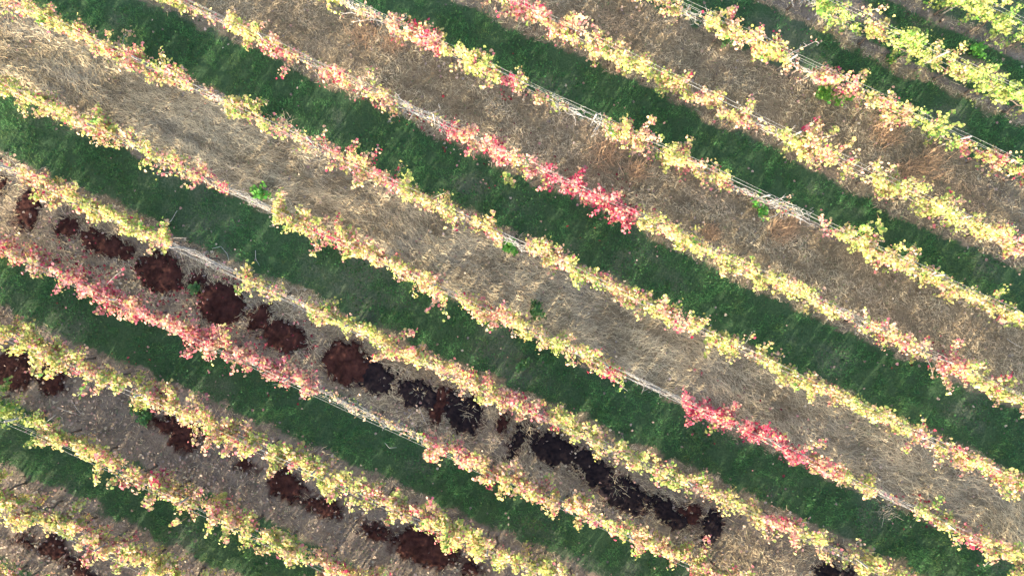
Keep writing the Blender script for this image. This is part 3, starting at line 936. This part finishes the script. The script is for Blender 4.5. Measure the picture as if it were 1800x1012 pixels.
# ------------------------------------------------------------------ single weeds: bright green clumps beside the rows
WEEDS = [(458, 340, 20, 'bright green weed beside the bare stretch of the upper left rows', 1), (898, 432, 17, 'small bright green weed beside bare wires near the photo centre', 1),
         (1340, 360, 21, 'bright green weed below the bare grey canes at upper right', 1), (1448, 165, 22, 'big dark green leafy bush under the pink vine at upper right', 2), (1478, 168, 24, 'yellow green leafy bush beside the dark green one at upper right', 2),
         (945, 546, 17, 'green weed above the yellow vine at the photo centre', 0), (860, 565, 12, 'dark green weed hanging below the centre vine row', 0),
         (1720, 88, 15, 'round green weed between the two uppermost right rows', 1), (1280, 62, 22, 'yellow green weed clump below the second long shoot at top right', 0), (1572, 95, 12, 'small weed under the light green row at top right', 0),
         (238, 718, 15, 'dusty green weed in the grey brown strip at lower left', 0), (252, 735, 12, 'small dusty green weed right under the other one at lower left', 0), (640, 575, 9, 'tiny green weed at the edge of the grass near centre', 0),
         (920, 640, 13, 'pale green weed on grass right of the yellow vine', 0), (1155, 835, 10, 'small green weed below a yellow vine at lower right', 0), (340, 505, 6, 'tiny green sprig between two big soil patches', 0)]
for px, py, rad, lab, kind in WEEDS:
    wx, wy = px2w(px, py, .3)
    R = rad * kpx
    e = link('weed', None, loc=(float(wx), float(wy), 0), label=lab, cat='weed', group='weeds along the rows')
    z0 = float(height(wx, wy))
    hgt = .25 + .9 * R if kind < 2 else .8
    stems = []; LPs = []
    for k in range(9 if kind < 2 else 14):
        a = rng.uniform(0, 6.28); rr = R * math.sqrt(rng.random())
        tip = np.array([math.cos(a) * rr, math.sin(a) * rr, z0 + hgt * rng.uniform(.6, 1) * (1 - .5 * (rr / R) ** 2)])
        pts = np.array([[0, 0, z0 - .02], tip * [.45, .45, 0] + [0, 0, z0 + (tip[2] - z0) * .6], tip])
        stems.append(tube(pts, [.008, .006, .003], 3))
        s = rng.uniform(.3, 1.05, 16)
        LPs.append(np.stack([np.interp(s, [0, .5, 1], pts[:, c]) for c in range(3)], -1) + rng.normal(0, .05, (16, 3)))
    v, f = merge(stems)
    link('stems', make_mesh('stems', v, f, M_WEED, np.tile([.10, .17, .05], (len(v), 1))), e, kind='stuff')
    P = np.concatenate(LPs); n = len(P); P[:, 2] = np.maximum(P[:, 2], z0 + .02)
    bc = np.array([(.10, .21, .07), (.16, .40, .07), (.16, .35, .06)])[kind]
    col = bc * (1 + rng.normal(0, .2, (n, 1))) * (1 + rng.normal(0, .1, (n, 3)))
    v, f, c = leaves(P, np.array([[0, 0, 1.0]]) + rng.normal(0, .5, (n, 3)), rng.uniform(.05, .10, n), rng.uniform(0, 6.28, n), np.clip(col, .01, 1))
    link('foliage', make_mesh('foliage', v, f, M_WEED, c), e, kind='stuff')

# ------------------------------------------------------------------ dry tufts: standing dead weeds and clumps of dry grass
TUFTS = [(640, 55, 30, 'B', 'rusty brown dead bush below the bare vines at the top edge'), (690, 75, 18, 'B', 'smaller rusty brown tuft beside the dead bush at top'),
         (1068, 268, 34, 'B', 'orange brown dry tuft above the crimson vine'), (1120, 300, 20, 'B', 'dry brown tuft right of the orange brown one'),
         (1562, 232, 34, 'B', 'orange dry tuft between the vine rows at upper right'), (1640, 285, 34, 'B', 'large tawny dry tuft below a sparse vine at right'), (1600, 300, 26, 'B', 'tawny dry tuft left of the large one at right'),
         (1370, 405, 26, 'B', 'dry tan tuft right of the bright green weed'), (1390, 395, 18, 'B', 'small dry tan tuft by the wires at right'), (1250, 410, 16, 'B', 'low dry tuft above a yellow vine at right'),
         (738, 690, 9, 'P', 'pale yellow dry tuft in the middle of black soil'), (500, 218, 16, 'P', 'tall pale grass tuft sticking out by the upper left row'), (822, 722, 15, 'P', 'greyish dry stalks growing in the black soil patch'),
         (1090, 855, 18, 'P', 'pale dry stalks across the widest black patch'), (474, 562, 8, 'P', 'small pale tuft on a dark red patch'), (1500, 60, 14, 'P', 'pale dry tuft under the light green row'), (1448, 40, 12, 'P', 'dry yellowish tuft near a leaning post at top'),
         (1690, 850, 20, 'P', 'straw coloured tuft near the lower right row'), (1560, 905, 16, 'P', 'dry tuft under the bare wires at lower right')]
for px, py, rad, kind, lab in TUFTS:
    wx, wy = px2w(px, py, .1)
    R = rad * kpx
    n = int(90 + 380 * R) if kind == 'B' else int(20 + 100 * R)
    a = rng.uniform(0, 6.28, n); rr = R * np.sqrt(rng.random(n)) * (.35 + .9 * rng.random(n))
    bx, by = np.cos(a) * rr, np.sin(a) * rr
    c0 = {'B': np.array([.44, .285, .165]), 'P': np.array([.48, .41, .28])}[kind]  # brown kind is lightened to look sunlit; that light is in the colour
    col = c0 * (1 + rng.normal(0, .25, (n, 1)))
    z0 = height(bx + wx, by + wy)
    ln = rng.uniform(.12, .42, n) * (.6 + R); az = rng.uniform(0, 6.28, n); tl = rng.uniform(.5, 1.5, n); wd = rng.uniform(.004, .009, n)
    dx, dy = np.cos(az), np.sin(az)
    V = np.empty((n, 4, 3))
    V[:, 0] = np.stack([bx - dy * wd, by + dx * wd, z0], -1); V[:, 1] = np.stack([bx + dy * wd, by - dx * wd, z0], -1)
    tipx, tipy, tipz = bx + dx * ln * np.sin(tl), by + dy * ln * np.sin(tl), z0 + ln * np.cos(tl) + .02
    V[:, 2] = np.stack([tipx + dy * wd * .4, tipy - dx * wd * .4, tipz], -1); V[:, 3] = np.stack([tipx - dy * wd * .4, tipy + dx * wd * .4, tipz], -1)
    me = make_mesh('dry_tuft', V.reshape(-1, 3), np.arange(n * 4).reshape(-1, 4), M_STRAW, np.clip(np.repeat(col, 4, 0), .01, 1))
    link('dry_tuft', me, loc=(float(wx), float(wy), 0), label=lab, cat='dry tuft', group='dry tufts on the ground')

# ------------------------------------------------------------------ sticks and loose wires on the ground
STICKS = [([(286, 398), (300, 388), (311, 370)], .012, M_STICK, 'stick', 'pale bent stick lying on the grass at left'),
          ([(67, 752), (80, 742), (97, 729)], .016, M_STICK, 'stick', 'pale grey stick beside the lower left row'),
          ([(124, 704), (132, 715), (141, 727)], .009, M_STICK, 'stick', 'thin tan stick on grey soil at lower left'),
          ([(100, 716), (122, 724), (140, 730)], .008, M_STICK, 'stick', 'thinner flat tan stick crossing grey soil at lower left'),
          ([(716, 735), (723, 726)], .014, M_STICK, 'stick', 'short pale stick right of the bare cane bundle'),
          ([(737, 716), (744, 734), (751, 748)], .010, M_STICK, 'stick', 'yellowish stalk lying below the black patch'),
          ([(373, 437), (388, 433), (399, 446), (402, 458)], .006, M_LOOSE, 'loose_wire', 'loose pale wire loop on grass above the bare wires'),
          ([(449, 440), (449, 455), (456, 467)], .006, M_LOOSE, 'loose_wire', 'thin loose wire hooked on the grass right of the loop'),
          ([(420, 468), (434, 470), (444, 476)], .006, M_LOOSE, 'loose_wire', 'short loose wire end by the sparse yellow vine'),
          ([(676, 778), (684, 787), (697, 786)], .006, M_LOOSE, 'loose_wire', 'small curved wire on grass under the bare canes'),
          ([(1415, 236), (1428, 217), (1441, 204)], .007, M_CANE_BROWN, 'stick', 'brown fallen cane behind the crimson shoot'),
          ([(1770, 595), (1785, 605), (1797, 611)], .009, M_STICK, 'stick', 'pale stick on brown soil near the right edge')]
for pts, rad, m, nm, lab in STICKS[:10] + STICKS[11:]:
    P = np.array(pts, float)
    tt = np.linspace(0, len(P) - 1, len(P) * 3 - 2)
    P = np.stack([np.interp(tt, np.arange(len(P)), P[:, c]) for c in range(2)], -1)
    x, y = px2w(P[:, 0], P[:, 1], .08)
    z = height(x, y) + .06 + rng.normal(0, .008, len(x))
    b = np.array([x[0], y[0], 0])
    v, f = tube(np.stack([x, y, z], -1) - b, np.linspace(rad, rad * .6, len(x)), 5)
    link(nm, make_mesh(nm, v, f, m, smooth=True), loc=tuple(b), label=lab, cat=nm.replace('_', ' '))

print('TRIS', sum(len(o.data.loops) - 2 * len(o.data.polygons) for o in bpy.data.objects if o.type == 'MESH'), 'objects', len(bpy.data.objects), 'vines', len(VINES))
